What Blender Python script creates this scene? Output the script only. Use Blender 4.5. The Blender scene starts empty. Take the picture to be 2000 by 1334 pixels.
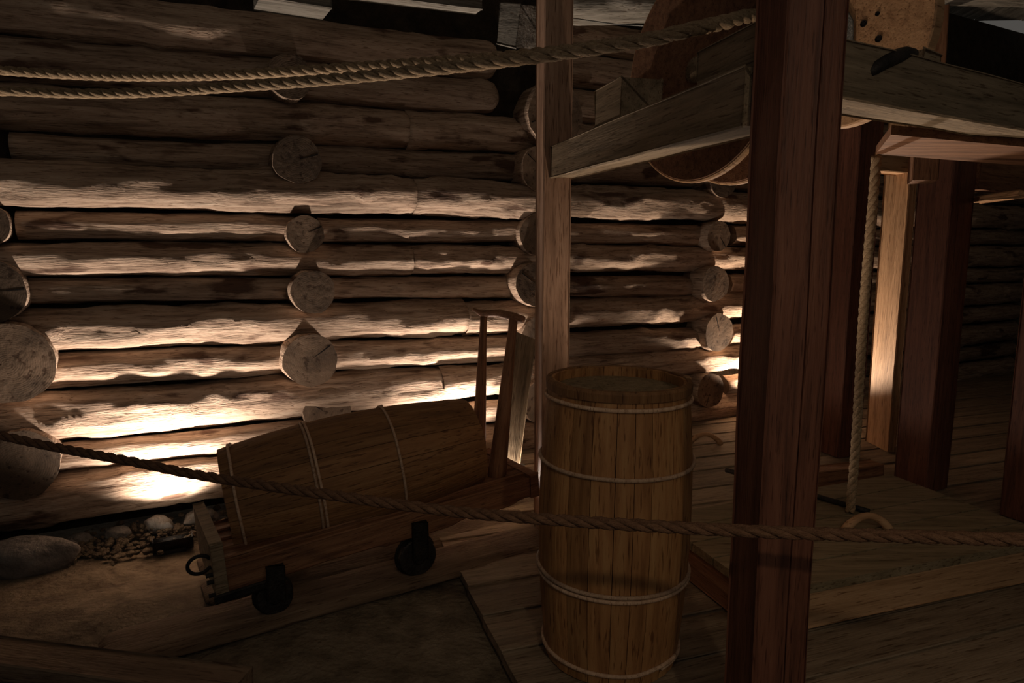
import bpy, bmesh, math, random
from mathutils import Vector, Matrix, noise
random.seed(7)
PI = math.pi
SC = bpy.context.scene

# ------------------------------------------------------------------ camera
CH, PITCH, FPX = 1.5, math.radians(8.0), 1333.33
cd = bpy.data.cameras.new('camera'); cd.lens = 24.0; cd.sensor_width = 36.0; cd.clip_start = .02
cam = bpy.data.objects.new('camera', cd); SC.collection.objects.link(cam)
cam.location = (0, 0, CH); cam.rotation_euler = (PI/2 - PITCH, 0, 0)
SC.camera = cam
# ------------------------------------------------------------------ view / world
SC.view_settings.view_transform = 'Standard'; SC.view_settings.look = 'None'
SC.view_settings.gamma = 1; SC.view_settings.use_curve_mapping = False
SC.view_settings.exposure = 0.0
w = bpy.data.worlds.new('world'); SC.world = w; w.use_nodes = True
w.node_tree.nodes['Background'].inputs[0].default_value = (1.0, .93, .84, 1)
w.node_tree.nodes['Background'].inputs[1].default_value = .07

def ray(px, py):
    rx, ry = (px-1000)/FPX, (py-667)/FPX
    c, s = math.cos(PITCH), math.sin(PITCH)
    return Vector((rx, c-ry*s, -s-ry*c))
CAM = Vector((0, 0, CH))
def G(px, py, z=0.0):
    r = ray(px, py); return CAM + r*((z-CH)/r.z)
def at_y(px, py, y):
    r = ray(px, py); return CAM + r*(y/r.y)
def at_d(px, py, d):            # camera-axis depth d
    return CAM + ray(px, py)*d
def on_plane(px, py, p0, n):
    r = ray(px, py); return CAM + r*((Vector(p0)-CAM).dot(n)/r.dot(n))

# ------------------------------------------------------------------ lamps of the place, with added fill lights
def spot(name, loc, target, power, size, blend, col, rad):
    l = bpy.data.lights.new(name, 'SPOT'); l.energy = power; l.spot_size = size; l.spot_blend = blend
    l.color = col; l.shadow_soft_size = rad
    o = bpy.data.objects.new(name, l); SC.collection.objects.link(o); o.location = loc
    o.rotation_euler = (Vector(target)-Vector(loc)).to_track_quat('-Z', 'Y').to_euler(); return o
def point(name, loc, power, col, rad):
    l = bpy.data.lights.new(name, 'POINT'); l.energy = power; l.color = col; l.shadow_soft_size = rad
    o = bpy.data.objects.new(name, l); SC.collection.objects.link(o); o.location = loc; return o
WARM = (1.0, .82, .68)
U = Vector((.880, .474, 0)); U.normalize()            # along the log wall, to the right
N = Vector((U.y, -U.x, 0))                            # out of the log wall, to the room
W0 = Vector((-1.80, 4.03, 0))
def wall_pt(px, py): return on_plane(px, py, W0, N)
def W(s, z, t=0): return W0 + U*s + N*t + Vector((0, 0, z))
def s_of(p): return (p-W0).dot(U)
LAMP1 = G(338, 1062, -.155); 
LAMP2 = W(s_of(wall_pt(880, 800)), -.06, .27)
LAMP3 = W(4.45, .03, .29)
spot('uplight_left_light', LAMP1+Vector((0, 0, .075))+N*.05, W(s_of(LAMP1)+.05, 2.2, .15), 175, 2.15, .85, WARM, .03)
spot('uplight_middle_light', LAMP2+Vector((0, 0, .06)), W(s_of(LAMP2), 2.2, .22), 170, 2.15, .7, WARM, .03)
spot('uplight_right_light', LAMP3+Vector((0, 0, .06)), W(s_of(LAMP3), 2.2, .6), 190, 2.3, .3, (1, .76, .56), .03)
LAMP4 = Vector((.62, 2.96, .06))
spot('uplight_behind_barrel_light', LAMP4+Vector((0, 0, .08)), (.95, 2.62, 2.6), 52, 1.75, .6, (1, .76, .56), .03)
LAMP5 = Vector((-.05, 3.92, .04))
spot('uplight_behind_cart_light', LAMP5+Vector((0, 0, .09)), LAMP5+Vector((.05, .05, 2)), 34, 2.98, .12, WARM, .03)
point('fill_right_light', (2.6, -1.2, 3.1), 13, (1.0, .86, .64), .35)  # added fill that lifts the crossbeam and fronts, no fixture belongs to it
spot('visitor_spot_light', (.75, -1.3, 2.75), (.75, 2.4, .1), 42, .95, 1.0, (1.0, .76, .50), .05)
point('fill_above_camera_light', (.2, -.3, 3.2), 9, (1.0, .78, .62), .2)  # added fill for wall, rear post and soil, an unseen source

# ------------------------------------------------------------------ materials
def mat(name, cols, scale=(1, 14, 14), nscale=3.0, rough=.75, bump=.35, patch=None, rings=False, metal=0, vary=.25, grey=None, crack=True, bscale=None):
    m = bpy.data.materials.new(name); m.use_nodes = True; nt = m.node_tree; n = nt.nodes; L = nt.links
    b = n['Principled BSDF']; b.inputs['Roughness'].default_value = rough; b.inputs['Metallic'].default_value = metal
    b.inputs['Specular IOR Level'].default_value = .35
    tc = n.new('ShaderNodeTexCoord'); mp = n.new('ShaderNodeMapping'); mp.inputs['Scale'].default_value = scale
    oi = n.new('ShaderNodeObjectInfo')
    add = n.new('ShaderNodeVectorMath'); add.operation = 'ADD'
    mul = n.new('ShaderNodeVectorMath'); mul.operation = 'SCALE'; mul.inputs[0].default_value = (13, 7, 5)
    L.new(oi.outputs['Random'], mul.inputs['Scale'])
    L.new(tc.outputs['Object'], add.inputs[0]); L.new(mul.outputs[0], add.inputs[1]); L.new(add.outputs[0], mp.inputs[0])
    a = n.new('ShaderNodeTexNoise'); a.inputs['Scale'].default_value = nscale; a.inputs['Detail'].default_value = 8
    a.inputs['Roughness'].default_value = .62; a.inputs['Distortion'].default_value = .4
    L.new(mp.outputs[0], a.inputs['Vector'])
    fac = a.outputs['Fac']
    if rings:
        wv = n.new('ShaderNodeTexWave'); wv.wave_type = 'RINGS'; wv.rings_direction = 'X'
        wv.inputs['Scale'].default_value = 30; wv.inputs['Distortion'].default_value = 6; wv.inputs['Detail'].default_value = 3
        wv.inputs['Detail Scale'].default_value = .6
        L.new(tc.outputs['Object'], wv.inputs['Vector'])
        mx = n.new('ShaderNodeMix'); mx.inputs['Factor'].default_value = .05
        L.new(a.outputs['Fac'], mx.inputs['A']); L.new(wv.outputs['Fac'], mx.inputs['B']); fac = mx.outputs['Result']
    cr = n.new('ShaderNodeValToRGB'); e = cr.color_ramp.elements
    k = len(cols)
    e[0].position = .28; e[0].color = (*cols[0], 1); e[1].position = .72; e[1].color = (*cols[-1], 1)
    for i in range(1, k-1):
        q = e.new(.28+.44*i/(k-1)); q.color = (*cols[i], 1)
    L.new(fac, cr.inputs['Fac']); out = cr.outputs['Color']
    if patch:
        pn = n.new('ShaderNodeTexNoise'); pn.inputs['Scale'].default_value = patch[1]; pn.inputs['Detail'].default_value = 6
        pm = n.new('ShaderNodeMapping'); pm.inputs['Scale'].default_value = (1, 3, 3)
        L.new(add.outputs[0], pm.inputs[0]); L.new(pm.outputs[0], pn.inputs['Vector'])
        pr = n.new('ShaderNodeMapRange'); pr.inputs['From Min'].default_value = patch[2]; pr.inputs['From Max'].default_value = patch[2]+.07
        L.new(pn.outputs['Fac'], pr.inputs['Value'])
        mx2 = n.new('ShaderNodeMix'); mx2.data_type = 'RGBA'; mx2.inputs['B'].default_value = (*patch[0], 1)
        L.new(pr.outputs[0], mx2.inputs['Factor']); L.new(out, mx2.inputs['A']); out = mx2.outputs['Result']
    # per-object tone
    hs = n.new('ShaderNodeHueSaturation'); mr = n.new('ShaderNodeMapRange')
    mr.inputs['To Min'].default_value = 1-vary; mr.inputs['To Max'].default_value = 1+vary
    L.new(oi.outputs['Random'], mr.inputs['Value']); L.new(mr.outputs[0], hs.inputs['Value']); L.new(out, hs.inputs['Color']); out = hs.outputs['Color']
    fine = n.new('ShaderNodeTexNoise'); fine.inputs['Scale'].default_value = nscale*5; fine.inputs['Detail'].default_value = 6
    L.new(mp.outputs[0], fine.inputs['Vector'])
    if crack:
        ck = n.new('ShaderNodeMapRange'); ck.inputs['From Min'].default_value = .34; ck.inputs['From Max'].default_value = .42
        L.new(fine.outputs['Fac'], ck.inputs['Value'])
        mm = n.new('ShaderNodeMix'); mm.data_type = 'RGBA'; mm.blend_type = 'MULTIPLY'
        sc = n.new('ShaderNodeMix'); sc.data_type = 'RGBA'; sc.inputs['A'].default_value = (.45, .38, .33, 1); sc.inputs['B'].default_value = (1, 1, 1, 1)
        L.new(ck.outputs[0], sc.inputs['Factor']); mm.inputs['Factor'].default_value = 1
        L.new(out, mm.inputs['A']); L.new(sc.outputs['Result'], mm.inputs['B']); out = mm.outputs['Result']
    L.new(out, b.inputs['Base Color'])
    bp = n.new('ShaderNodeBump'); bp.inputs['Strength'].default_value = bump; bp.inputs['Distance'].default_value = .02
    ad = n.new('ShaderNodeMath'); ad.operation = 'ADD'
    L.new(fine.outputs['Fac'], ad.inputs[0]); L.new(fac, ad.inputs[1]); L.new(ad.outputs[0], bp.inputs['Height'])
    L.new(bp.outputs[0], b.inputs['Normal'])
    return m
M = {}
M['log'] = mat('log_wood', [(.12, .075, .05), (.38, .275, .20), (.52, .41, .315)], (1.0, 13, 13), 2.6, .8, .5, patch=((.11, .062, .04), 2.6, .59), vary=.18)
M['log_end'] = mat('log_end_grain', [(.05, .033, .022), (.12, .08, .052), (.20, .135, .09)], (1, 1, 1), 6, .85, .12, rings=True, vary=.4)
M['timber'] = mat('sawn_timber', [(.10, .045, .022), (.22, .105, .055), (.30, .16, .085)], (1, 16, 16), 2.4, .7, .25, vary=.12)
M['timber_grey'] = mat('weathered_timber', [(.10, .075, .045), (.24, .18, .115), (.34, .26, .17)], (1, 14, 14), 2.2, .8, .3, vary=.12)
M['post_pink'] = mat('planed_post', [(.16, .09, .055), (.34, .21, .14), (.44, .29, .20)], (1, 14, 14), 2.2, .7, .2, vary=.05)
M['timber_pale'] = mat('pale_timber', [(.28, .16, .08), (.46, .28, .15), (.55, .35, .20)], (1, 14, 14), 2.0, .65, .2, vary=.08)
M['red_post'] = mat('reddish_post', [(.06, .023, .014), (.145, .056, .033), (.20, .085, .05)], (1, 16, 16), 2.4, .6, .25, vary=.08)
M['barrel'] = mat('barrel_staves', [(.20, .09, .035), (.38, .19, .075), (.48, .28, .12)], (1, 12, 12), 2.0, .6, .2, vary=.18)
M['old_barrel'] = mat('old_barrel_staves', [(.13, .065, .028), (.24, .12, .05), (.32, .18, .08)], (1, 12, 12), 2.0, .7, .3, vary=.18)
M['hoop'] = mat('split_hoop', [(.34, .21, .13), (.52, .36, .25), (.62, .45, .32)], (1, 6, 6), 8, .7, .2)
M['rope'] = mat('hemp_rope', [(.20, .13, .075), (.42, .30, .18), (.56, .43, .28)], (6, 30, 30), 5, .85, .6, vary=.05)
M['rope_dark'] = mat('dark_hemp_rope', [(.11, .055, .03), (.22, .115, .065), (.30, .17, .10)], (6, 30, 30), 5, .85, .6, vary=.05)
M['iron'] = mat('blackened_iron', [(.012, .011, .011), (.03, .027, .025), (.05, .043, .038)], (3, 3, 3), 6, .55, .3, metal=.6, crack=False)
M['iron_pale'] = mat('worn_iron', [(.10, .11, .11), (.22, .23, .22), (.34, .34, .32)], (3, 3, 3), 12, .5, .4, metal=.5, crack=False)
M['soil'] = mat('packed_soil', [(.06, .045, .030), (.135, .105, .072), (.205, .165, .118)], (1, 1, 1), 7, .95, .9, crack=False)
M['stone'] = mat('field_stone', [(.13, .12, .11), (.24, .22, .20), (.33, .31, .28)], (1, 1, 1), 9, .9, .6, crack=False)
M['plank'] = mat('floor_plank', [(.115, .08, .052), (.24, .18, .122), (.32, .25, .175)], (1, 12, 12), 2.0, .75, .3, vary=.22)
M['dirty_plank'] = mat('dirt_covered_plank', [(.08, .052, .033), (.17, .115, .075), (.25, .18, .12)], (1, 9, 9), 2.2, .9, .5, vary=.12)
M['lid'] = mat('hatch_plank', [(.12, .09, .05), (.22, .17, .10), (.30, .235, .15)], (1, 12, 12), 2.0, .8, .3, vary=.12)
M['moss'] = mat('dark_moss_filling', [(.012, .009, .006), (.03, .022, .014), (.05, .036, .024)], (1, 1, 1), 12, 1, .8, crack=False)
M['roof'] = mat('roof_board', [(.05, .045, .038), (.14, .13, .11), (.24, .225, .20)], (1, 9, 9), 2.0, .9, .5, vary=.35)
M['wheelwood'] = mat('reel_wood', [(.22, .12, .06), (.42, .25, .13), (.52, .33, .18)], (1, 8, 8), 2.2, .65, .2, vary=.08)
lens = bpy.data.materials.new('lamp_lens'); lens.use_nodes = True
lb = lens.node_tree.nodes['Principled BSDF']; lb.inputs['Emission Color'].default_value = (1, .82, .64, 1); lb.inputs['Emission Strength'].default_value = 6
M['lens'] = lens
hole = mat('hole_dark', [(.004, .003, .003), (.008, .006, .005), (.01, .008, .006)], (1, 1, 1), 5, 1, 0, crack=False); M['hole'] = hole

# ------------------------------------------------------------------ helpers
COL = SC.collection
def frame(origin, x, up=Vector((0, 0, 1))):
    x = Vector(x).normalized(); up = Vector(up)
    z = (up - x*up.dot(x))
    if z.length < 1e-4: z = Vector((0, -1, 0)) - x*x.dot(Vector((0, -1, 0)))
    z.normalize(); y = z.cross(x)
    m = Matrix((x, y, z)).transposed().to_4x4(); m.translation = Vector(origin); return m
def link(name, bm, m, parent=None, mw=None, smooth=False):
    me = bpy.data.meshes.new(name); bmesh.ops.recalc_face_normals(bm, faces=bm.faces[:])
    bm.to_mesh(me); bm.free()
    ms = m if isinstance(m, (list, tuple)) else [m]
    for q in ms: me.materials.append(M[q])
    if smooth:
        for p in me.polygons: p.use_smooth = True
    o = bpy.data.objects.new(name, me); COL.objects.link(o)
    mw = mw or Matrix()
    if parent is not None:
        o.parent = parent; inv = parent_world(parent).inverted()
        o.matrix_basis = inv @ mw
        o['_w'] = [v for r in mw for v in r]
    else:
        o.matrix_basis = mw
        o['_w'] = [v for r in mw for v in r]
    return o
def parent_world(p):
    v = p['_w']; return Matrix([v[i*4:i*4+4] for i in range(4)])
def tag(o, label, cat, group=None):
    o['label'] = label; o['category'] = cat
    if group: o['group'] = group
    return o
def empty(name, loc, label=None, cat=None, group=None, kind=None):
    o = bpy.data.objects.new(name, None); COL.objects.link(o); o.empty_display_size = .1
    mw = Matrix.Translation(loc); o.matrix_basis = mw; o['_w'] = [v for r in mw for v in r]
    if label: tag(o, label, cat, group)
    if kind: o['kind'] = kind
    return o
def nz(v, k=1.0, seed=0):
    return noise.noise(Vector(v)*k + Vector((seed*3.17, seed*1.31, seed*2.23)))

def bm_beam(L, w, h, wob=.003, bev=.006, seed=0, nseg=None, x0=0, taper=1.0, groove=None):
    """rough sawn timber along +x, centred in y and z"""
    bm = bmesh.new(); n = nseg or max(2, int(L/.08)); prof = []
    for sx, sz in ((-1, -1), (1, -1), (1, 1), (-1, 1)):
        for (ax, az) in (((1, 0), (0, 1)) if sx*sz > 0 else ((0, 1), (1, 0))):
            prof.append((sx*(w/2) - sx*bev*ax, sz*(h/2) - sz*bev*az))
    if groove is not None:           # lengthwise drying crack in the +z face
        g0, gw, gd = groove; prof[6:6] = [(g0+gw, h/2), (g0, h/2-gd), (g0-gw, h/2)]
    m_ = len(prof)
    rings = []
    for i in range(n+1):
        x = x0 + L*i/n; k = 1+(taper-1)*i/n; r = []
        for j, (y, z) in enumerate(prof):
            d = wob*nz((x*2.5, y*6, z*6), 1, seed) ; e = wob*nz((x*2.5, y*6+9, z*6), 1, seed)
            r.append(bm.verts.new((x, y*k+d, z*k+e)))
        rings.append(r)
    for i in range(n):
        for j in range(m_):
            a, b = rings[i], rings[i+1]; bm.faces.new((a[j], a[(j+1) % m_], b[(j+1) % m_], b[j]))
    bm.faces.new(rings[0][::-1]); bm.faces.new(rings[-1]); return bm
def beam(name, p0, p1, w, h, m, parent=None, up=(0, 0, 1), seed=0, wob=.003, bev=.006, taper=1.0):
    p0, p1 = Vector(p0), Vector(p1); d = p1-p0
    return link(name, bm_beam(d.length, w, h, wob, bev, seed, taper=taper), m, parent, frame(p0, d, Vector(up)))
def bm_log(L, r0, r1, seed=0, amp=.10, nang=36, dx=.032, x0=0, flat=1.0, knots=None, cap=(.0, .0), bow=.012):
    bm = bmesh.new(); n = max(3, int(L/dx)); rings = []
    kn = knots if knots is not None else [(random.Random(seed*7+i).uniform(0, L), random.Random(seed*11+i).uniform(0, 2*PI)) for i in range(max(1, int(L*2.0)))]
    for i in range(n+1):
        x = L*i/n; r = r0+(r1-r0)*i/n; ring = []
        for c, side in ((cap[0], i), (cap[1], n-i)):
            if c and x*(side == i) + (L-x)*(side != i) < c:
                q = (x if side == i else L-x)/c; r *= .55+.45*math.sqrt(max(0, 1-(1-q)**2))
        by, bz = bow*nz((x*.9, 0, 5), 1, seed), bow*nz((x*.9, 7, 1), 1, seed)
        for j in range(nang):
            a = 2*PI*j/nang
            f = 1 + amp*nz((x*1.6, math.cos(a)*.9, math.sin(a)*.9), 1, seed) + amp*.55*nz((x*5, math.cos(a)*2.2, math.sin(a)*2.2), 1, seed+5) + amp*.25*nz((x*13, math.cos(a)*6, math.sin(a)*6), 1, seed+9)
            bk = nz((x*2.2, math.cos(a)*1.6, math.sin(a)*1.6), 1, seed+21)+.35*nz((x*11, math.cos(a)*5, math.sin(a)*5), 1, seed+23)
            f += amp*.42*max(0, min(1, (bk-.08)*9))
            for kx, ka in kn:
                da = math.atan2(math.sin(a-ka), math.cos(a-ka)); f += .15*math.exp(-((x-kx)/.055)**2-(da/.42)**2)
            ring.append(bm.verts.new((x0+x, math.cos(a)*r*f*flat+by, math.sin(a)*r*f+bz)))
        rings.append(ring)
    for i in range(n):
        for j in range(nang):
            a, b = rings[i], rings[i+1]; bm.faces.new((a[j], a[(j+1) % nang], b[(j+1) % nang], b[j]))
    for ring in (rings[0], rings[-1]):
        cx = sum((v.co for v in ring), Vector())/nang; inner = [bm.verts.new(cx+(v.co-cx)*.93) for v in ring]
        for j in range(nang):
            f = bm.faces.new((ring[j], ring[(j+1) % nang], inner[(j+1) % nang], inner[j])); f.material_index = 1
        f = bm.faces.new(inner); f.material_index = 1
    return bm
def shade(o, deg=40):
    for p in o.data.polygons: p.use_smooth = (p.material_index == 0)
def bm_rope(path, R, pitch, phase=0, nst=3, sides=8, per=14):
    """three strands twisted about a smooth path"""
    pts = [Vector(p) for p in path]; sm = []
    for i in range(len(pts)-1):
        p0 = pts[max(0, i-1)]; p1 = pts[i]; p2 = pts[i+1]; p3 = pts[min(len(pts)-1, i+2)]
        for k in range(24):
            t = k/24; sm.append(.5*((2*p1)+(p2-p0)*t+(2*p0-5*p1+4*p2-p3)*t*t+(3*p1-p0-3*p2+p3)*t**3))
    sm.append(pts[-1]); cum = [0]
    for i in range(1, len(sm)): cum.append(cum[-1]+(sm[i]-sm[i-1]).length)
    Lt = cum[-1]; n = int(Lt/pitch*per); bm = bmesh.new(); idx = 0; rs = R*.54; off = R*.50
    fr = []; up = None
    for i in range(n+1):
        s = Lt*i/n
        while idx < len(cum)-2 and cum[idx+1] < s: idx += 1
        t = (s-cum[idx])/max(1e-9, cum[idx+1]-cum[idx]); p = sm[idx].lerp(sm[idx+1], t)
        tg = (sm[idx+1]-sm[idx]).normalized()
        if up is None:
            up = Vector((0, 0, 1)) if abs(tg.z) < .9 else Vector((0, -1, 0))
        up = (up-tg*up.dot(tg)).normalized(); fr.append((s, p, tg, up.copy()))
    for st in range(nst):
        prev = None
        for (s, p, tg, u) in fr:
            side = tg.cross(u)      # towards the viewer when tg runs to the right
            ph = 2*PI*(s/pitch+st/nst)+phase
            dirv = u*math.cos(ph)+side*math.sin(ph)
            tan = (tg + (-u*math.sin(ph)+side*math.cos(ph))*(2*PI*off/pitch)).normalized()
            c = p+dirv*off; bn = tan.cross(dirv).normalized(); ring = []
            for j in range(sides):
                a = 2*PI*j/sides; ring.append(bm.verts.new(c+(dirv*math.cos(a)+bn*math.sin(a)*1.12)*rs))
            if prev:
                for j in range(sides): bm.faces.new((prev[j], prev[(j+1) % sides], ring[(j+1) % sides], ring[j]))
            else: bm.faces.new(ring)
            prev = ring
        bm.faces.new(prev)
    return bm
def rope(name, path, R, m, pitch, parent=None, **k):
    return link(name, bm_rope(path, R, pitch, **k), m, parent, None, True)
def bm_tube(path, r, sides=12, closed=False, radii=None):
    bm = bmesh.new(); pts = [Vector(p) for p in path]; n = len(pts); prev = None; rings = []; u = None
    for i in range(n):
        tg = (pts[(i+1) % n if closed else min(n-1, i+1)]-pts[(i-1) % n if closed else max(0, i-1)]).normalized()
        if u is None: u = Vector((0, 0, 1)) if abs(tg.z) < .9 else Vector((1, 0, 0))
        u = (u-tg*u.dot(tg)).normalized(); v = tg.cross(u); rr = radii[i] if radii else r
        rings.append([bm.verts.new(pts[i]+(u*math.cos(2*PI*j/sides)+v*math.sin(2*PI*j/sides))*rr) for j in range(sides)])
    for i in range(n if closed else n-1):
        a, b = rings[i], rings[(i+1) % n]
        for j in range(sides): bm.faces.new((a[j], a[(j+1) % sides], b[(j+1) % sides], b[j]))
    if not closed: bm.faces.new(rings[0][::-1]); bm.faces.new(rings[-1])
    return bm
def bm_disc(R, t, holes=(), n=72, inner=0, seed=0):
    """disc with its axis along x from -t/2 to t/2, inner bore"""
    bm = bmesh.new(); prof = [(-t/2, inner), (-t/2, R-.006), (-t/2+.006, R), (t/2-.006, R), (t/2, R-.006), (t/2, inner)]
    rings = []
    for i in range(n):
        a = 2*PI*i/n; rings.append([bm.verts.new((x, r*math.cos(a), r*math.sin(a))) for x, r in prof])
    for i in range(n):
        a, b = rings[i], rings[(i+1) % n]
        for j in range(len(prof)): 
            k = (j+1) % len(prof)
            if j == len(prof)-1 and inner == 0: continue
            bm.faces.new((a[j], a[k], b[k], b[j]))
    return bm
def bm_box(x0, x1, y0, y1, z0, z1, bev=.004):
    bm = bmesh.new(); bmesh.ops.create_cube(bm, size=1)
    for v in bm.verts: v.co = Vector(((x0+x1)/2+v.co.x*(x1-x0), (y0+y1)/2+v.co.y*(y1-y0), (z0+z1)/2+v.co.z*(z1-z0)))
    if bev: bmesh.ops.bevel(bm, geom=bm.edges[:], offset=bev, segments=1, affect='EDGES')
    return bm
def join(a, b):
    me = bpy.data.meshes.new('tmp'); b.to_mesh(me); b.free(); a.from_mesh(me); bpy.data.meshes.remove(me); return a

# ------------------------------------------------------------------ the log wall
ROWS = [  # (top, bottom) edge of each course at x=300 and x=1250 of the photograph's sight lines
 (-100, -12, 50, 112), (0, 92, 115, 176), (97, 175, 180, 240), (180, 262, 245, 305), (268, 326, 310, 362), (330, 408, 368, 430),
 (417, 470, 437, 478), (476, 535, 483, 535), (543, 590, 539, 578), (597, 675, 583, 638), (682, 745, 642, 687),
 (752, 836, 695, 745), (846, 897, 752, 790), (902, 985, 798, 850)]
sA, sB = s_of(wall_pt(300, 600)), s_of(wall_pt(1250, 600))
def course(i):
    a, b, c, d = ROWS[i]; z = [wall_pt(300, a).z, wall_pt(300, b).z, wall_pt(1250, c).z, wall_pt(1250, d).z]
    zc0, r0 = (z[0]+z[1])/2, (z[0]-z[1])/2; zc1, r1 = (z[2]+z[3])/2, (z[2]-z[3])/2
    def f(s):
        t = max(-.5, min(1.25, (s-sA)/(sB-sA))); return zc0+(zc1-zc0)*t, max(.06, (r0+(r1-r0)*t))
    return f
COLS = [s_of(wall_pt(28, 700)), s_of(wall_pt(603, 600)), s_of(wall_pt(1050, 500)), s_of(wall_pt(1405, 600)), 7.6]
S_MIN, S_MAX = -2.3, 9.2
wall = link('wall_back', bm_box(S_MIN, S_MAX, .06, .12, -.1, 3.9, 0), 'moss', None, frame(W0, U)); wall['kind'] = 'structure'
def put_log(s0, s1, i, seed, rk=1.03, t=0, cap=(0, 0), amp=.10):
    t = -.065 if i <= 4 else (.045 if i == 5 and s0 < COLS[2]-.5 else 0)
    f = course(i); z0, r0 = f(s0); z1, r1 = f(s1); p0, p1 = W(s0, z0, t), W(s1, z1, t)
    o = link('log', bm_log((p1-p0).length, r0*rk, r1*rk, seed, cap=cap, amp=amp), ['log', 'log_end'], wall, frame(p0, p1-p0)); shade(o); return o
GAPS = .02
for i in range(len(ROWS)):
    sd = 20+i*9
    if i == 0: put_log(COLS[2]-.1, S_MAX, 0, sd); continue
    if i in (1, 2):
        put_log(S_MIN, s_of(wall_pt(973, 100)), i, sd, cap=(0, .10)); put_log(COLS[2]+.12, S_MAX, i, sd+3, cap=(.06, 0)); continue
    if i % 2 == 1 :
        put_log(S_MIN, s_of(wall_pt((850, 850, 860, 800, 840, 800, 730, 800, 780, 900)[i % 10], 500)), i, sd, amp=.17)
        put_log(s_of(wall_pt((850, 850, 860, 800, 840, 800, 730, 800, 780, 900)[i % 10], 500)), COLS[2]+.05 if i == 3 else S_MAX, i, sd+3, rk=1.0, amp=.18)
        if i == 3: put_log(COLS[2]+.1, S_MAX, i, sd+5)
    else:
        e = [S_MIN]+COLS+[S_MAX]
        for k in range(len(e)-1):
            a = e[k]+(.07 if k else 0); b = e[k+1]-(.07 if k < len(e)-2 else 0)
            if k == 3: b -= .10
            put_log(a, b, i, sd+k, rk=.98, amp=.14)
def log_end(px, py, rad_px, seed, out=.16, dark=False, squash=1.0):
    p = wall_pt(px, py); d = (p-CAM).dot(Vector((0, math.cos(PITCH), -math.sin(PITCH)))); p2 = on_plane(px, py, W0+N*out, N)
    d2 = (p2-CAM).dot(Vector((0, math.cos(PITCH), -math.sin(PITCH)))); r = rad_px/FPX*d2
    o = link('log_end', bm_log(out+.25, r*.98, r, seed, amp=.07, nang=40, knots=[], flat=squash), ['log', 'log_end'], wall, frame(p2-N*(out+.25), N)); shade(o)
    if seed % 3 != 1:
        a0 = random.Random(seed).uniform(0, 6.28); d_ = U*math.cos(a0)+Vector((0, 0, 1))*math.sin(a0); q_ = Vector((0, 0, 1))*math.cos(a0)-U*math.sin(a0)
        c_ = p2+N*.001; bm = bmesh.new(); pts = [c_+d_*r*.12, c_+d_*r*.5+q_*.002, c_+d_*r*.93+q_*.006, c_+d_*r*.93-q_*.002, c_+d_*r*.5-q_*.003]
        a = [bm.verts.new(v) for v in pts]; b_ = [bm.verts.new(v-N*.03) for v in pts]; bm.faces.new(a); bm.faces.new(b_)
        for i in range(5): bm.faces.new((a[i], a[(i+1) % 5], b_[(i+1) % 5], b_[i]))
        link('drying_crack', bm, 'hole', o)
    return o
ends = [(580, 312, 46, .17), (598, 456, 36, .15), (611, 571, 42, .20), (605, 704, 52, .20), (640, 808, 46, .12),
        (-28, 440, 40, .15), (-22, 570, 62, .20), (15, 712, 80, .22), (40, 908, 68, .20),
        (1085, 222, 62, .16), (1058, 330, 44, .15), (1050, 456, 40, .14), (1047, 556, 42, .20), (1056, 655, 40, .15), (1062, 785, 44, .18),
        (1413, 352, 34, .18), (1405, 461, 29, .18), (1398, 553, 34, .20), (1406, 651, 37, .18), (1388, 762, 34, .18), (570, 150, 42, .16)]
for k, (x, y, r, out) in enumerate(ends): log_end(x, y, r, 200+k, out)

# ------------------------------------------------------------------ soil, deck and track
A_dir = None
q1, q2, q3, q4 = G(1279, 1008, .195), G(1737, 926, .195), G(2072, 1051, .195), G(1490, 1160, .195)   # hatch platform corners
A_dir = ((q2-q1)+(q3-q4)).normalized(); B_dir = ((q1-q4)+(q2-q3)).normalized()
bm = bmesh.new()
nx, ny = 150, 110
vs = []
for i in range(nx+1):
    row = []
    for j in range(ny+1):
        x = -6+13*i/nx; y = -1.2+10.5*j/ny
        p = Vector((x, y, 0)); t = (p-W0).dot(N)
        z = -.055+.03*nz((x*1.3, y*1.3, 0), 1, 3)+.016*nz((x*5, y*5, 0), 1, 4)+.008*nz((x*14, y*14, 0), 1, 5)
        s_ = (p-W0).dot(U); z -= .125*max(0, min(1, (1.15-t)/.5))*max(0, min(1, (1.3-s_)/.4))
        row.append(bm.verts.new((x, y, z)))
    vs.append(row)
for i in range(nx):
    for j in range(ny): bm.faces.new((vs[i][j], vs[i+1][j], vs[i+1][j+1], vs[i][j+1]))
soil = link('floor', bm, 'soil', None, None, True); soil['kind'] = 'structure'

# plank deck under barrel, posts and hatch
D0 = G(1020, 1330); dl = G(925, 1162); Bd = (dl-D0).normalized(); Bd.z = 0
Ad = Vector((Bd.y, -Bd.x, 0))
fl = empty('floor', D0, kind='structure')
yy = -2.4; k = 0
while yy < 6.2:
    wd = random.Random(k).uniform(.22, .30)
    L0 = -.02+random.Random(k+50).uniform(0, .025)
    o = link('floor_plank', bm_beam(7.5, wd-.010, .045, .002, .004, seed=k, nseg=40), 'plank', fl,
             frame(D0+Bd*(yy+wd/2)+Ad*L0+Vector((0, 0, -.0235+random.Random(k+9).uniform(-.003, .002))), Ad))
    yy += wd; k += 1
fl2 = link('floor_joist', bm_beam(8.6, .10, .06, .002, .004), 'plank', fl, frame(D0+Bd*-2.4+Ad*.06+Vector((0, 0, -.077)), Bd))

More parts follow.
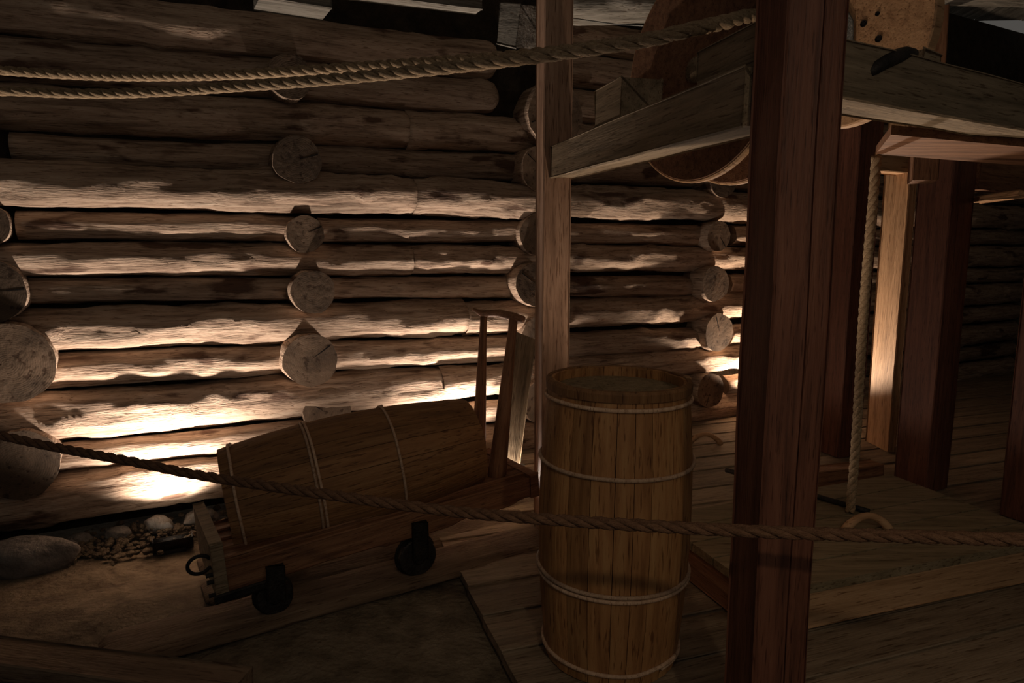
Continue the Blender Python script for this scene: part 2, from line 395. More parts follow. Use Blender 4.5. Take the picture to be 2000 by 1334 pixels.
# broad track planks under the cart, running beside the wall
c1, c2 = G(535, 1197), G(812, 1122)
CU = (c2-c1).normalized(); CU.z = 0; CN = Vector((CU.y, -CU.x, 0))
for k, (t0, wd, s0, s1, hh) in enumerate(((.07, .30, -.62, 1.40, .012), (.385, .30, -.22, 1.45, .0), (.69, .26, -.2, 1.40, -.006))):
    p = c1 + CU*s0 - CN*t0
    o = link('track_plank', bm_log(s1-s0, wd/2, wd/2*1.02, 300+k, amp=.05, flat=1.0, cap=(.10, 0)), ['dirty_plank', 'log_end'], None, Matrix())
    for v in o.data.vertices: v.co.z = v.co.z*.22
    o.matrix_basis = frame(p+Vector((0, 0, -.032+hh)), CU); shade(o)
    tag(o, ['broad worn half-log plank between the cart wheels', 'broad half-log plank behind the far cart wheels, nearest the wall', 'half-log plank farthest back along the wall foot', 'half-log plank in front of the cart, nearest the camera'][k], 'plank', 'half-log track planks under the cart')
# curb board at the lower left
beam('trim_1', G(-260, 1250, .0), G(470, 1345, .0), .16, .07, 'dirty_plank', None, seed=4)['kind'] = 'structure'

# stones along the wall foot
def stone(px, py, sx, sy, sz, label, seed, rot=0, z=-.15, grp='stones along the foot of the log wall'):
    bm = bmesh.new(); bmesh.ops.create_icosphere(bm, subdivisions=4, radius=1)
    for v in bm.verts:
        c = v.co.copy(); f = 1+.28*nz(c, 1.1, seed)+.10*nz(c, 3, seed+2)
        v.co = Vector((c.x*sx*f, c.y*sy*f, max(-.6, c.z)*sz*f))
    p = G(px, py, z); t_ = (p-W0).dot(N); p += N*((.26 if sx > .2 else sy+.045)-t_); p.z = -.13
    o = link('stone', bm, 'stone', None, Matrix.Translation(p+Vector((0, 0, sz*.25))) @ Matrix.Rotation(rot, 4, 'Z'), True)
    return tag(o, label, 'stone', grp)
stone(60, 1072, .24, .09, .12, 'large flat grey boulder at left edge under the bottom log', 1, .4)
stone(232, 1018, .07, .05, .045, 'small pale stone right of the large boulder', 2)
stone(308, 1004, .085, .05, .07, 'upright grey stone below the bottom log, above the floor lamp', 3)
stone(385, 990, .10, .05, .06, 'angular grey stone between the floor lamp and the lying barrel', 4, .6)
stone(170, 1010, .07, .05, .04, 'dark low stone just right of the large boulder', 5)
stone(150, 1040, .05, .05, .03, 'small dark stone touching the large boulder', 6)
bm = bmesh.new(); rr = random.Random(5)
for k in range(330):
    px = rr.uniform(130, 470); s = s_of(wall_pt(px, 980)); t = rr.uniform(.02, .22)+abs(rr.gauss(0, .08)); p = W(s, -.155, t)
    tmp = bmesh.ops.create_icosphere(bm, subdivisions=1, radius=rr.uniform(.006, .026))
    for v in tmp['verts']:
        v.co = Vector((v.co.x*rr.uniform(.8, 1.2), v.co.y, v.co.z*.8))+p+Vector((0, 0, -.0+.07*max(0, (.22-t)/.2)))
g = link('gravel', bm, 'soil', None); tag(g, 'loose dark gravel heaped below the bottom log', 'gravel'); g['kind'] = 'stuff'

# ------------------------------------------------------------------ floodlight on the ground
def bm_trough(L, r, th=.006, a0=.15*PI, a1=.85*PI, n=18):
    bm = bmesh.new(); out = []
    for x in (-L/2, L/2):
        o_ = [bm.verts.new((x, r*math.cos(-PI+ (a0+(a1-a0)*i/n)) , r*math.sin(-PI+(a0+(a1-a0)*i/n)))) for i in range(n+1)]
        i_ = [bm.verts.new((x, (r-th)*math.cos(-PI+(a0+(a1-a0)*i/n)), (r-th)*math.sin(-PI+(a0+(a1-a0)*i/n)))) for i in range(n+1)]
        out.append((o_, i_))
    (oa, ia), (ob, ib) = out
    for i in range(n):
        bm.faces.new((oa[i], oa[i+1], ob[i+1], ob[i])); bm.faces.new((ia[i], ib[i], ib[i+1], ia[i+1]))
        bm.faces.new((oa[i], ia[i], ia[i+1], oa[i+1])); bm.faces.new((ob[i], ob[i+1], ib[i+1], ib[i]))
    bm.faces.new((oa[0], ob[0], ib[0], ia[0])); bm.faces.new((oa[n], ia[n], ib[n], ob[n]))
    return bm
def floodlight(p, label, scale=1.0):
    root = empty('floor_floodlight', p, label, 'floodlight', 'floor floodlights aimed up at the log wall')
    fr_ = frame(p+Vector((0, 0, .055)), U, Vector((0, 0, 1))-N*.22)
    link('housing', bm_trough(.15*scale, .055*scale, a0=0, a1=PI), 'iron', root, fr_, True)
    for sx in (-1, 1):
        bm = bmesh.new(); x = sx*.075*scale
        pts = [(x, .055*scale*math.cos(PI+PI*i/14), .055*scale*math.sin(PI+PI*i/14)) for i in range(15)]+[(x, .060*scale, .018), (x, -.060*scale, .018)]
        a = [bm.verts.new(q) for q in pts]; b = [bm.verts.new((q[0]+sx*.004, q[1], q[2])) for q in pts]
        bm.faces.new(a); bm.faces.new(b)
        for i in range(len(a)): bm.faces.new((a[i], a[(i+1) % len(a)], b[(i+1) % len(a)], b[i]))
        link('end_plate', bm, 'iron', root, fr_)
    link('lamp_lens', bm_box(-.07*scale, .07*scale, -.028*scale, .028*scale, -.030, -.026, 0), 'lens', root, fr_)
    link('base_plate', bm_box(-.05*scale, .05*scale, -.04*scale, .04*scale, -.078, -.055, .002), 'iron', root, fr_)
    return root
floodlight(LAMP1+Vector((0, 0, -.02)), 'small dark metal floodlight on the soil left of the cart', 1.3)
floodlight(LAMP2+Vector((0, 0, -.04)), 'floodlight hidden on the ground behind the cart', .9)
floodlight(LAMP5+Vector((0, 0, -.02)), 'floodlight hidden on the floor behind the tail end of the cart', .8)
floodlight(LAMP4+Vector((0, 0, -.03)), 'floodlight hidden on the planks behind the upright barrel', .8)
floodlight(LAMP3+Vector((0, 0, -.04)), 'floodlight hidden on the planks behind the big front post', .9)

# ------------------------------------------------------------------ barrels
def barrel(root, mw, H, r0, rm, r1, nst, m, hoops, seed=0, head_in=.03, hoop_r=.0075):
    """axis +x from 0 to H"""
    def R(x):
        t = x/H; base = r0+(r1-r0)*t; mid = rm-(r0+r1)/2; return base+mid*(1-(2*t-1)**2)
    rr = random.Random(seed); angs = [0]
    for k in range(nst): angs.append(angs[-1]+rr.uniform(.8, 1.25))
    tot = angs[-1]; angs = [a/tot*2*PI for a in angs]
    for k in range(nst):
        bm = bmesh.new(); a0, a1 = angs[k]+.004, angs[k+1]-.004; n = 20; ma = 4; th = .018; rings = []
        for i in range(n+1):
            x = H*i/n + (rr.uniform(-.002, .002) if i in (0, n) else 0); r = R(H*i/n)*(1+rr.uniform(-.001, .001)); ring = []
            for q in range(ma+1):
                a = a0+(a1-a0)*q/ma; e = -.0015 if q in (0, ma) else 0; ring.append(bm.verts.new((x, (r+e)*math.cos(a), (r+e)*math.sin(a))))
            for q in range(ma, -1, -1):
                a = a0+(a1-a0)*q/ma; ring.append(bm.verts.new((x, (r-th)*math.cos(a), (r-th)*math.sin(a))))
            rings.append(ring)
        c = len(rings[0])
        for i in range(n):
            for j in range(c): bm.faces.new((rings[i][j], rings[i][(j+1) % c], rings[i+1][(j+1) % c], rings[i+1][j]))
        bm.faces.new(rings[0]); bm.faces.new(rings[-1])
        link('stave', bm, m, root, mw, False)
    for x in (head_in, H-max(head_in, .065 if r1 > .22 else 0)):
        bm = bmesh.new(); r = R(x)-.016; v = []
        for dx in (-.009, .009):
            v.append([bm.verts.new((x+dx, r*math.cos(2*PI*i/48), r*math.sin(2*PI*i/48))) for i in range(48)])
        bm.faces.new(v[0][::-1]); bm.faces.new(v[1])
        for i in range(48): bm.faces.new((v[0][i], v[0][(i+1) % 48], v[1][(i+1) % 48], v[1][i]))
        link('barrel_head', bm, m, root, mw)
    for (hx, cnt, ph) in hoops:
        for c in range(cnt):
            x = hx+c*.017*(1 if cnt > 1 else 0); path = []; rad = []
            n = 84; span = 2*PI*1.06
            for i in range(n+1):
                a = ph+span*i/n; t = i/n; lift = hoop_r*.9*(1 if t > .94 else (t-.90)/.04 if t > .9 else 0)
                ax = x+.004*nz((math.cos(a), math.sin(a), 0), 1.2, c+seed+int(hx*100)) + (.011 if t > .93 else .011*max(0, (t-.88)/.05))
                rr_ = R(min(H, max(0, ax)))+hoop_r*.55+lift*.2
                path.append((ax, rr_*math.cos(a), rr_*math.sin(a))); rad.append(hoop_r)
            link('hoop', bm_tube(path, hoop_r, 8, radii=rad), 'hoop', root, mw, True)
    return R
bc = G(1190, 1262)
root = empty('barrel', bc, 'tall upright wooden barrel with pale split-wood hoops and lid, standing on the floor planks', 'barrel')
MB = frame(bc, Vector((.012, 0, 1)), Vector((0, -1, 0)))
HB = 1.03
RB = barrel(root, MB, HB, .243, .275, .246, 22, 'barrel', ((.045, 1, 2.2), (.325, 2, 3.9), (.745, 1, 3.1), (.972, 1, 3.6)), 3, head_in=.03)
# lid with raised rim
bm = bmesh.new(); n = 72; rin, rout = .235, .258
prof = [(HB-.032, rout), (HB-.006, rout+.001), (HB+.004, rout-.004), (HB+.004, rin+.004), (HB-.05, rin-.002)]
rings = []
for i in range(n):
    a = 2*PI*i/n; rings.append([bm.verts.new((x+.0015*nz((math.cos(a)*2, math.sin(a)*2, 0)), r*math.cos(a), r*math.sin(a))) for x, r in prof])
for i in range(n):
    a, b = rings[i], rings[(i+1) % n]
    for j in range(len(prof)-1): bm.faces.new((a[j], a[j+1], b[j+1], b[j]))
lid = link('lid', bm, 'old_barrel', root, MB)
link('lid_board', bm_disc(.234, .012, inner=0.0008), 'lid', lid, MB @ Matrix.Translation((HB-.040, 0, 0)))
# lid latch at the right, nail plate in front
lp = bc+Vector((.262, .02, 1.012))
link('latch', bm_box(-.012, .014, -.022, .022, -.045, .022, .005), 'timber_pale', root, Matrix.Translation(lp))

# cart with a lying barrel
c0 = c1
def CP(px, py, t=0): return on_plane(px, py, c0-CN*t, CN)     # t metres behind the near side of the cart
bedL, bedR = CP(436, 1130), CP(1044, 948)
cd_ = (bedR-bedL); cl = cd_.length; cx = cd_.normalized()
MC = frame(bedL, cx)                                          # x along, y = away from camera? z up
yaway = MC.to_3x3() @ Vector((0, 1, 0)); sg = 1 if yaway.dot(-CN) > 0 else -1
cart = empty('mine_cart', G(640, 1160), 'low wooden mine cart with small iron wheels carrying the lying barrel', 'cart')
def cbox(name, x0, x1, y0, y1, z0, z1, m, seed=0, wob=.003):
    L = x1-x0; bm = bm_beam(L, abs(y1-y0), z1-z0, wob, .006, seed)
    return link(name, bm, m, cart, MC @ Matrix.Translation((x0, sg*(y0+y1)/2, (z0+z1)/2)))
CWD = .44
side = bm_beam(cl, .05, .115, .004, .006, 31, nseg=44)
for v in side.verts:                         # ragged, worn lower edge toward the right end
    t = v.co.x/cl
    if v.co.z < 0: v.co.z += .018*max(0, math.sin(v.co.x*19))*(1 if t > .55 else .2) - .012*(.45 < t < .75)
link('side_rail', side, 'timber', cart, MC @ Matrix.Translation((0, 0, 0)))
link('side_rail', bm_beam(cl, .05, .115, .004, .006, 32), 'timber', cart, MC @ Matrix.Translation((0, sg*CWD, 0)))
for k in range(4): cbox('bed_board', .02, cl-.02, .03+k*.097, .03+k*.097+.094, .045, .07, 'timber', 40+k)
cbox('head_board', -.035, .012, -.035, CWD+.03, -.075, .165, 'timber_grey', 51)
cbox('end_board', cl-.04, cl+.01, -.03, CWD+.03, -.05, .075, 'timber', 52)
cbox('corner_strap', -.045, .20, -.042, -.026, -.082, -.045, 'iron', 55)
# bolts and hook
for z in (-.055, .0, .03): link('bolt', bm_tube([(-.060, 0, z), (-.035, 0, z)], .009, 8), 'iron', cart, MC)
ring = [(-.075+.042*math.cos(a), 0, .075+.036*math.sin(a)) for a in [PI*.12+2*PI*.83*i/22 for i in range(23)]]
ring = [(-.03, 0, .048)]+ring[::-1]
link('hook', bm_tube(ring, .0075, 10), 'iron', cart, MC @ Matrix.Translation((0, sg*.02, 0)), True)
# wheels
def cwheel(px, py, rpx, top_px, back):
    p = CP(px, py, back); d = (p-CAM).dot(Vector((0, math.cos(PITCH), -math.sin(PITCH)))); r = rpx/FPX*d
    p.z = r-.0
    mw = frame(p, CN)
    wroot = link('wheel', bm_disc(r, .045, inner=.008), 'iron', cart, mw)
    link('wheel_flange', bm_disc(r*1.12, .010, inner=.008), 'iron', wroot, mw @ Matrix.Translation((-.022, 0, 0)))
    link('hub', bm_disc(r*.32, .075, inner=.0), 'iron', wroot, mw)
    return p, r
for (px, py, rpx, tb) in ((535, 1160, 35, 0), (814, 1081, 38, 0)):
    for back in (.0, CWD+.0):
        p, r = cwheel(px, py, rpx, 0, back)
        sx = (p-bedL).dot(cx); 
        # axle block from the wheel up to the rail
        topz = (bedL+cx*sx).z-.05
        link('axle_block', bm_beam(max(.03, topz-p.z+.055), .075, .04, .003, .005, 7), 'iron', cart, frame(Vector((p.x, p.y, p.z))-CN*.0+CN*(.034 if back == 0 else .035), Vector((0, 0, 1)), CN))
    a = CP(px, py, .0); b_ = CP(px, py, CWD); a.z = b_.z = p.z
    link('axle', bm_tube([a, b_], .014, 10), 'iron', cart)
# handle frame at the back end of the cart
def hpt(px, py, t): return CP(px, py, t)
h1b, h1t = hpt(933, 925, .42), hpt(945, 612, .42)
h2b, h2t = hpt(970, 935, .10), hpt(1003, 622, .18)
def shaft(a, b, r0, r1, name='handle_shaft'):
    path = [a.lerp(b, i/14) for i in range(15)]; rad = [r0+(r1-r0)*min(1, (i/14)*1.1) for i in range(15)]
    mw = frame(a, b-a); inv = mw.inverted()
    link(name, bm_tube([inv @ q for q in path], r0, 12, radii=rad), 'timber', cart, mw, True)
shaft(h1b, h1t, .043, .019); shaft(h2b, h2t, .048, .022)
hb = [hpt(924, 604, .46), hpt(940, 612, .42), hpt(975, 612, .30), hpt(1003, 619, .18), hpt(1022, 624, .12)]
link('handle_bar', bm_tube(hb, .02, 12, radii=[.008, .017, .021, .023, .018]), 'timber', cart, None, True)
st = CP(1005, 912, .30)
link('hasp', bm_box(-.09, .06, -.018, .018, -.004, .004, .002), 'iron_pale', cart, frame(st, cx))

# lying barrel
TB = .24
bl, br = CP(444, 981, TB+.09), CP(921, 860, TB-.07)
dep = lambda p: (p-CAM).dot(Vector((0, math.cos(PITCH), -math.sin(PITCH))))
rl = 108/FPX*dep(bl)*.97; rr_ = 82/FPX*dep(br)
root = empty('barrel', CP(680, 1050, TB), 'brown wooden barrel lying on its side on the mine cart', 'barrel')
ax = (br-bl); MLB = frame(bl, ax)
LB = ax.length
barrel(root, MLB, LB, rl, (rl+rr_)/2+.045, rr_, 20, 'old_barrel', ((.045, 1, 1.2), (.36, 2, .8), (.73, 1, 1.0)), 9, hoop_r=.0065)

# leaning board behind the handle
b0, b1 = on_plane(985, 930, c0-CN*.62, CN), on_plane(1022, 655, c0-CN*.95, CN)
o = beam('board', b0, b1, .19, .035, 'timber_grey', None, up=N, seed=66, wob=.006)
tag(o, 'grey weathered board leaning behind the cart handle against the log wall', 'board')

# ------------------------------------------------------------------ posts
def post(base, w, h, H, m, label, grp, xdir, seed=0, taper=1.0, crack_at=None, name='post'):
    root = link(name, bm_beam(H, w, h, .004, .006, seed, taper=taper, groove=crack_at), m, None, frame(base, Vector((0, 0, 1)), xdir))
    tag(root, label, 'post', grp); return root
GP = 'timber posts of the windlass frame'
YA = 3.45
pA = at_y(1078, 667, YA); pA.z = 0
FN = (-Bd)  # towards the viewer
pC = G(1500, 1334); pC = Vector((.688, 1.72, 0))
frAC = (Vector((pA.x, pA.y, 0))-Vector((pC.x, pC.y, 0))).normalized(); frN = Vector((frAC.y, -frAC.x, 0))  # right
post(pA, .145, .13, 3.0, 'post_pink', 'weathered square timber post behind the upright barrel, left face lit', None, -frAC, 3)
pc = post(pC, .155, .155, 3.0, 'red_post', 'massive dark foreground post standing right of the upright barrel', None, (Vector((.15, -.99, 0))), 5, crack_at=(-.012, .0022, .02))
def seam(pt, mw_parent, x): pass
# lengthwise drying crack as a routed groove: thin dark wedge let into the front face
def ppost(px, py, w, h, H, m, label, xdir, seed, crack=None):
    b = G(px, py); b.z = 0; return b, post(b, w, h, H, m, label, None, xdir, seed, crack_at=crack)
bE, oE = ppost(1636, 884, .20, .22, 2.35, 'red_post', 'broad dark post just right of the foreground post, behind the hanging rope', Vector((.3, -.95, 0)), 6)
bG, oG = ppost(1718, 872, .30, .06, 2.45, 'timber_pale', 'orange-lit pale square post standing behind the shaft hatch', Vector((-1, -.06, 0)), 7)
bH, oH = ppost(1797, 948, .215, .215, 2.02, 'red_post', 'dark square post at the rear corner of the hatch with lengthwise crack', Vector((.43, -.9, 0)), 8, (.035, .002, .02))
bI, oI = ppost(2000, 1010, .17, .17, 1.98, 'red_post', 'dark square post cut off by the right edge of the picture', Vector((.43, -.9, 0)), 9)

# tie beam from post C back to post A
def PB(px, py): return on_plane(px, py, pC+Vector((0, 0, 0))-frN*.0, frN)
t0, t1 = PB(1500, 188), PB(1062, 325)
ty0 = at_y(1480, 195, 1.84); ty1 = at_y(1085, 322, 3.50)
zb = (ty0.z+ty1.z)/2
ty0.z = ty0.z; 
tie = beam('beam', ty0-(ty1-ty0).normalized()*.03, ty1+(ty1-ty0).normalized()*.05, .13, .155, 'timber_grey', None, seed=12)
tag(tie, 'thick tie beam joining the big foreground post to the rear weathered post', 'beam')
td = (ty1-ty0).normalized(); tn = Vector((td.y, -td.x, 0))
def on_tie(px, py): return on_plane(px, py, ty0-tn*.065, tn)
# blocks resting on the tie beam
def tieblock(pxc, L, w, h, m, label, seed, dz=0, shift=0):
    p = on_tie(pxc, 200); s = (p-ty0).dot(td); q = ty0+td*s+Vector((0, 0, .155/2+h/2-.002+dz))+tn*shift
    o = link('bearing_block', bm_beam(L, w, h, .003, .006, seed), m, None, frame(q-td*L/2, td)); return tag(o, label, 'block')
tieblock(1180, .26, .17, .15, 'timber_grey', 'squared wooden bearing block on the tie beam, left of the rope reel', 13, shift=.03)
tieblock(1385, .34, .15, .12, 'timber_grey', 'squared wooden bearing block on the tie beam beside the foreground post', 14, shift=.06)
tieblock(1068, .09, .10, .14, 'timber_grey', 'small wooden stub standing on the tie beam against the rear post', 15)

# upper right beam
d0, d1 = at_d(1590, 143, 2.05), at_d(2030, 232, 2.85)
D = (d1-d0); dn = Vector((D.y, -D.x, 0)).normalized()
db = beam('beam', d0, d1+D*.25, .17, .172, 'timber_grey', None, seed=15, wob=.005)
tag(db, 'heavy weathered crossbeam running right from the top of the foreground post', 'beam')
# wedge block on the beam
e0 = at_d(1792, 128, 2.42)
link_o = link('block', bm_beam(.13, .12, .085, .004, .01, 4, taper=.9), 'timber_grey', None, frame(e0-D.normalized()*.07, D)); tag(link_o, 'small weathered block lying on the heavy crossbeam beside the bent dark piece', 'block')
pw = [at_d(1697, 144, 2.075), at_d(1706, 134, 2.085), at_d(1725, 122, 2.11), at_d(1748, 112, 2.14), at_d(1768, 105, 2.18), at_d(1783, 106, 2.22)]
o = link('shadow_piece', bm_tube(pw, .02, 12, radii=[.012, .022, .024, .024, .022, .018]), 'iron', None, None, True); tag(o, 'bent dark piece standing in for a shadow on the heavy crossbeam', 'shadow_piece')  # dark solid built in place of shade on the crossbeam

# lower beams at right
z1_ = at_d(1740, 262, 2.55).z
qs = [G(1740, 263, z1_), G(1710, 301, z1_), G(2120, 333, z1_), G(2120, 298, z1_)]
bm = bmesh.new(); a = [bm.verts.new(p) for p in qs]; b_ = [bm.verts.new(p+Vector((0, 0, .035))) for p in qs]
bm.faces.new(a); bm.faces.new(b_)
for i in range(4): bm.faces.new((a[i], a[(i+1) % 4], b_[(i+1) % 4], b_[i]))
org = Matrix.Translation(qs[0]); bm.transform(org.inverted())
o = link('plank', bm, 'timber', None, org); tag(o, 'wide grey plank lying just behind and below the heavy crossbeam, above the right posts', 'plank')
k0, k1 = at_d(1696, 316, 4.66), at_d(1800, 326, 4.9)
o = beam('beam', k0, k1+(k1-k0)*.1, .14, .13, 'timber_pale', None, seed=17); tag(o, 'orange-lit beam resting on top of the pale rear post', 'beam')
k0, k1 = at_d(1896, 340, 4.2), at_d(2060, 358, 4.6)
o = beam('beam', k0, k1, .12, .19, 'timber', None, seed=18); tag(o, 'dark beam with a lit lower edge right of the cracked post', 'beam')
k0, k1 = at_d(1890, 394, 4.3), at_d(2020, 376, 3.4)
o = beam('board', k0, k1, .14, .03, 'timber_pale', None, seed=19); tag(o, 'short pale board lying under the dark beam at the right edge', 'board')

# ------------------------------------------------------------------ hatch platform
pl = empty('shaft_hatch', (q1+q3)/2-Vector((0, 0, .195)), 'low wooden platform of wide planks covering the mine shaft', 'hatch')
def quad_pt(u, v, z=.195):
    p = (q4*(1-u)+q3*u)*(1-v)+(q1*(1-u)+q2*u)*v; p = p.copy(); p.z = z; return p
npl = 5
for k in range(npl):
    v0, v1 = k/npl+.006, (k+1)/npl-.006
    bm = bmesh.new(); gs = []
    n = 12
    for z in (.195, .158):
        gs.append([[bm.verts.new(quad_pt(i/n, v, z)+Vector((0, 0, .003*nz((i*.7, k, 0))))) for i in range(n+1)] for v in (v0, v1)])
    for g_ in gs:
        for i in range(n): bm.faces.new((g_[0][i], g_[0][i+1], g_[1][i+1], g_[1][i]))
    for r_ in (0, 1):
        for i in range(n): bm.faces.new((gs[0][r_][i], gs[0][r_][i+1], gs[1][r_][i+1], gs[1][r_][i]))
    for i in (0, n): bm.faces.new((gs[0][0][i], gs[0][1][i], gs[1][1][i], gs[1][0][i]))
    link('lid_plank', bm, 'lid', pl)
fr0 = .055
for a, b_, nm in ((q4, q3, 'A'), (q1, q2, 'B'), (q4, q1, 'C'), (q3, q2, 'D')):
    a2, b2 = a.copy(), b_.copy(); a2.z = b2.z = .077; dd = (b2-a2).normalized()
    ctr = (q1+q2+q3+q4)/4; ins = (ctr-(a2+b2)/2); ins.z = 0; ins -= dd*ins.dot(dd); ins.normalize()
    beam('frame_beam', a2+ins*.05+dd*.012, b2+ins*.05-dd*.012, -0+.08, .152, 'timber_pale' if nm == 'A' else 'timber', pl, seed=ord(nm))
def arch_handle(p_l, p_r, h, label, zbase):
    path = [Vector((0, 0, 0))]*0; n = 16
    for i in range(n+1):
        t = i/n; c = p_l.lerp(p_r, t); path.append(Vector((c.x, c.y, zbase+h*math.sin(PI*t)**.75)))
    o = link('wooden_handle', bm_tube(path, .016, 10, radii=[.022-.006*math.sin(PI*i/n) for i in range(n+1)]), 'timber_pale', None, None, True)
    return tag(o, label, 'handle')
arch_handle(G(1650, 1035, .195), G(1738, 1036, .195), .075, 'arched wooden grip on the near hatch planks below the hanging rope', .19)
arch_handle(G(1345, 868), G(1408, 868), .08, 'arched wooden grip on the rear floor planks right of the upright barrel', .0)
p0, p1 = G(1418, 918, .212), G(1697, 999, .212)
mid = [p0.lerp(p1, i/10) for i in range(11)]
o = link('iron_bar', bm_tube(mid, .014, 10), 'iron', None, None, True); tag(o, 'long black iron bar lying across the hatch behind the foreground post', 'bar')
b0, b1 = G(1560, 935, .05), G(1712, 915, .05)
o = beam('beam', b0, b1, .12, .10, 'timber', None, seed=71); tag(o, 'short dark timber lying behind the hatch at the foot of the posts', 'beam')

# ------------------------------------------------------------------ winding reel
RA = U.copy()
cR = at_d(1368, 138, 2.50); 
rR = .40
reel = empty('winding_reel', cR, 'large wooden rope reel with two round flanges behind the tie beam', 'reel')
mwR = frame(cR, RA)
for dx in (0, .20):
    fo = link('flange', bm_disc(rR-.004, .036, inner=.03), 'timber', reel, mwR @ Matrix.Translation((dx, 0, 0)))  # darker wood than the drum, puts the unlit face into the colour
    link('lit_rim', bm_disc(rR+.002, .030, inner=rR-.012), 'wheelwood', fo, mwR @ Matrix.Translation((dx, 0, 0)))  # paler ring stands in for floor light caught on the rim
link('drum', bm_disc(rR*.62, .17, inner=.03), 'wheelwood', reel, mwR @ Matrix.Translation((.10, 0, 0)))
link('axle', bm_tube([(-.03, 0, 0), (.32, 0, 0)], .045, 16), 'timber_grey', reel, mwR, True)
wp = [(.10+.03*math.sin(i*.5), (rR*.62+.024)*math.sin(2*PI*i/24), (rR*.62+.024)*math.cos(2*PI*i/24)) for i in range(25*1)]
rope_wraps = link('rope_coil', bm_rope([Vector((.055, 0, 0))+Vector((.05*i/24, (rR*.62+.022)*math.sin(2*PI*i/24), (rR*.62+.022)*math.cos(2*PI*i/24))) for i in range(65)], .023, .15), 'rope', reel, mwR, True)
# brake disc with bolt holes further right
cB = at_d(1662, 72, 2.95)
bd = empty('brake_disc', cB, 'pale wooden disc with bolt holes and an iron plate above the heavy crossbeam', 'disc')
mwB = frame(cB, RA)
rB = .38
link('disc_boards', bm_disc(rB, .06, inner=.03), 'wheelwood', bd, mwB)
for (px, py, rh) in ((1687, 46, .014), (1714, 27, .009), (1716, 76, .014)):
    h = on_plane(px, py, cB-RA*.0315, RA); link('bolt_hole', bm_disc(rh, .003, n=16), 'hole', bd, frame(h, RA))
ip = [on_plane(x, y, cB-RA*.034, RA) for x, y in ((1638, 18), (1655, 18), (1667, 40), (1668, 92), (1638, 92))]
bm = bmesh.new(); a = [bm.verts.new(p) for p in ip]; b_ = [bm.verts.new(p-RA*.008) for p in ip]; bm.faces.new(a); bm.faces.new(b_)
for i in range(5): bm.faces.new((a[i], a[(i+1) % 5], b_[(i+1) % 5], b_[i]))
link('iron_plate', bm, 'iron_pale', bd)

# ------------------------------------------------------------------ ropes
topR = mwR @ Vector((.06, 0, rR*.62+.022))
def rp(pts, ds): return [at_d(x, y, d) for (x, y), d in zip(pts, ds)]
rA = rp([(-160, 186), (0, 178), (120, 182), (250, 182), (450, 170), (700, 150), (1000, 117), (1250, 80), (1340, 60), (1420, 42), (1470, 32), (1540, 50)], [2.95, 3.10, 3.08, 3.0, 2.80, 2.5, 2.2, 2.02, 2.0, 2.08, 2.2, 2.4])
o = rope('hoist_rope', rA, .022, 'rope', .20); tag(o, 'thick pale hemp rope, the lower of two, running from the left up to the reel', 'rope')
rB_ = rp([(-160, 122), (0, 137), (120, 145), (250, 149), (450, 146), (700, 131), (1000, 110), (1250, 80), (1340, 60), (1420, 44)], [3.0, 3.15, 3.15, 3.1, 2.95, 2.75, 2.40, 2.12, 2.10, 2.2])
o = rope('hoist_rope', rB_, .022, 'rope', .165); tag(o, 'thick pale hemp rope, the upper of two, meeting the lower rope near the middle', 'rope')
rC = rp([(-260, 790), (0, 850), (110, 874), (250, 900), (400, 930), (640, 966), (860, 996), (1050, 1013), (1300, 1029), (1550, 1041), (2000, 1054), (2300, 1060)], [2.3, 2.15, 2.1, 2.0, 1.95, 1.8, 1.72, 1.62, 1.52, 1.45, 1.36, 1.3])
o = rope('barrier_rope', rC, .0145, 'rope_dark', .13); tag(o, 'dark barrier rope sagging across the whole foreground in front of barrels and post', 'rope')
rF = [at_d(1707, 300, 3.3), at_d(1690, 500, 3.45), at_d(1677, 750, 3.6)]
pb = G(1660, 1002, .195); ptop = Vector((pb.x, pb.y, 0))
rF = [Vector((pb.x+.004*math.sin(i), pb.y, .203+1.70*i/8)) for i in range(9)]
o = rope('hanging_rope', rF, .0225, 'rope', .13); tag(o, 'rope hanging straight down beside the dark post onto the hatch', 'rope')
wr = [at_d(1100, 33, 3.3), at_d(1200, 47, 3.2), at_d(1345, 55, 2.95)]
o = link('wire', bm_tube(wr, .003, 6), 'iron_pale', None, None, True); tag(o, 'thin straight wire from the rear post towards the reel', 'wire')

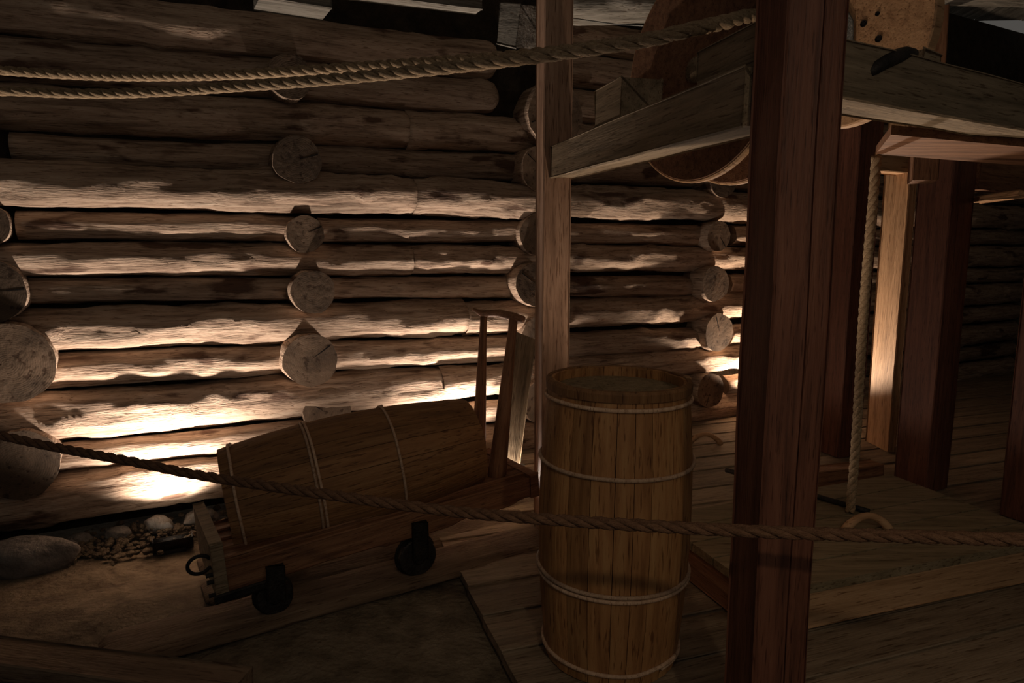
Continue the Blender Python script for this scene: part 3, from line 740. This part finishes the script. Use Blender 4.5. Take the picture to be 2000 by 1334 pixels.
# ------------------------------------------------------------------ roof and side walls
rf = empty('ceiling', (0, 3, 3.9), kind='structure')
for k in range(22):
    x = -4.5+k*.52
    link('roof_board', bm_beam(10.5, .50, .03, .012, .005, 100+k), 'roof', rf, frame((x, -2.5, 4.35), Vector((0, 1, -.035))))
def roofbeam(a, b, w_, h_, m, label, seed, cat='beam', nm='beam'):
    o = link(nm, bm_log((b-a).length, h_/2, h_/2*.92, seed, amp=.16, flat=w_/h_), [m, 'log_end'], None, frame(a, b-a)); shade(o)
    return tag(o, label, cat)
roofbeam(at_d(1680, -42, 4.3), at_d(2040, -12, 4.7), .3, .20, 'roof', 'pale weathered roof log at the top right corner above the brake disc', 61)
roofbeam(at_d(1090, 18, 4.6), at_d(1420, 12, 4.9), .3, .22, 'roof', 'rough grey roof log just right of the rear post top', 62)
o = beam('post', Vector((at_d(1822, 110, 3.7).x, at_d(1822, 110, 3.7).y, 1.85)), at_d(1822, 20, 3.75), .13, .13, 'timber', None, seed=63); tag(o, 'short upright brown timber rising behind the heavy crossbeam at the right', 'post')
for k, (a, b_, dd) in enumerate(((498, 612, 3.4), )):
    o = beam('beam', at_d(500, -30, 3.1), at_d(500, -30, 3.1)+Vector((.28, .15, 0)), .2, .17, 'roof', None, seed=5); 
    tag(o, 'sawn end of a roof timber at the top edge above the upper left logs', 'beam')
o = beam('board', at_d(640, -22, 3.6), at_d(935, 14, 4.0), .1, .06, 'roof', None, seed=8); tag(o, 'thin dim board under the roof at the top edge, right of the timber end', 'board')
o = beam('beam', at_d(1005, 50, 3.9), at_d(1045, 55, 3.6), .2, .22, 'roof', None, seed=9); tag(o, 'rough squared beam end in the dark left of the rear post top', 'beam')
for nm, p, x, L in (('wall_left', (-4.6, -1.6, 0), (0, 1, 0), 5), ('wall_right', (6.2, -1.6, 0), (0, 1, 0), 12)):
    o = link(nm, bm_box(0, L, -.05, .05, -.1, 3.8, 0), 'roof', None, frame(p, Vector(x))); o['kind'] = 'structure'
for o in bpy.data.objects:
    if '_w' in o.keys(): del o['_w']
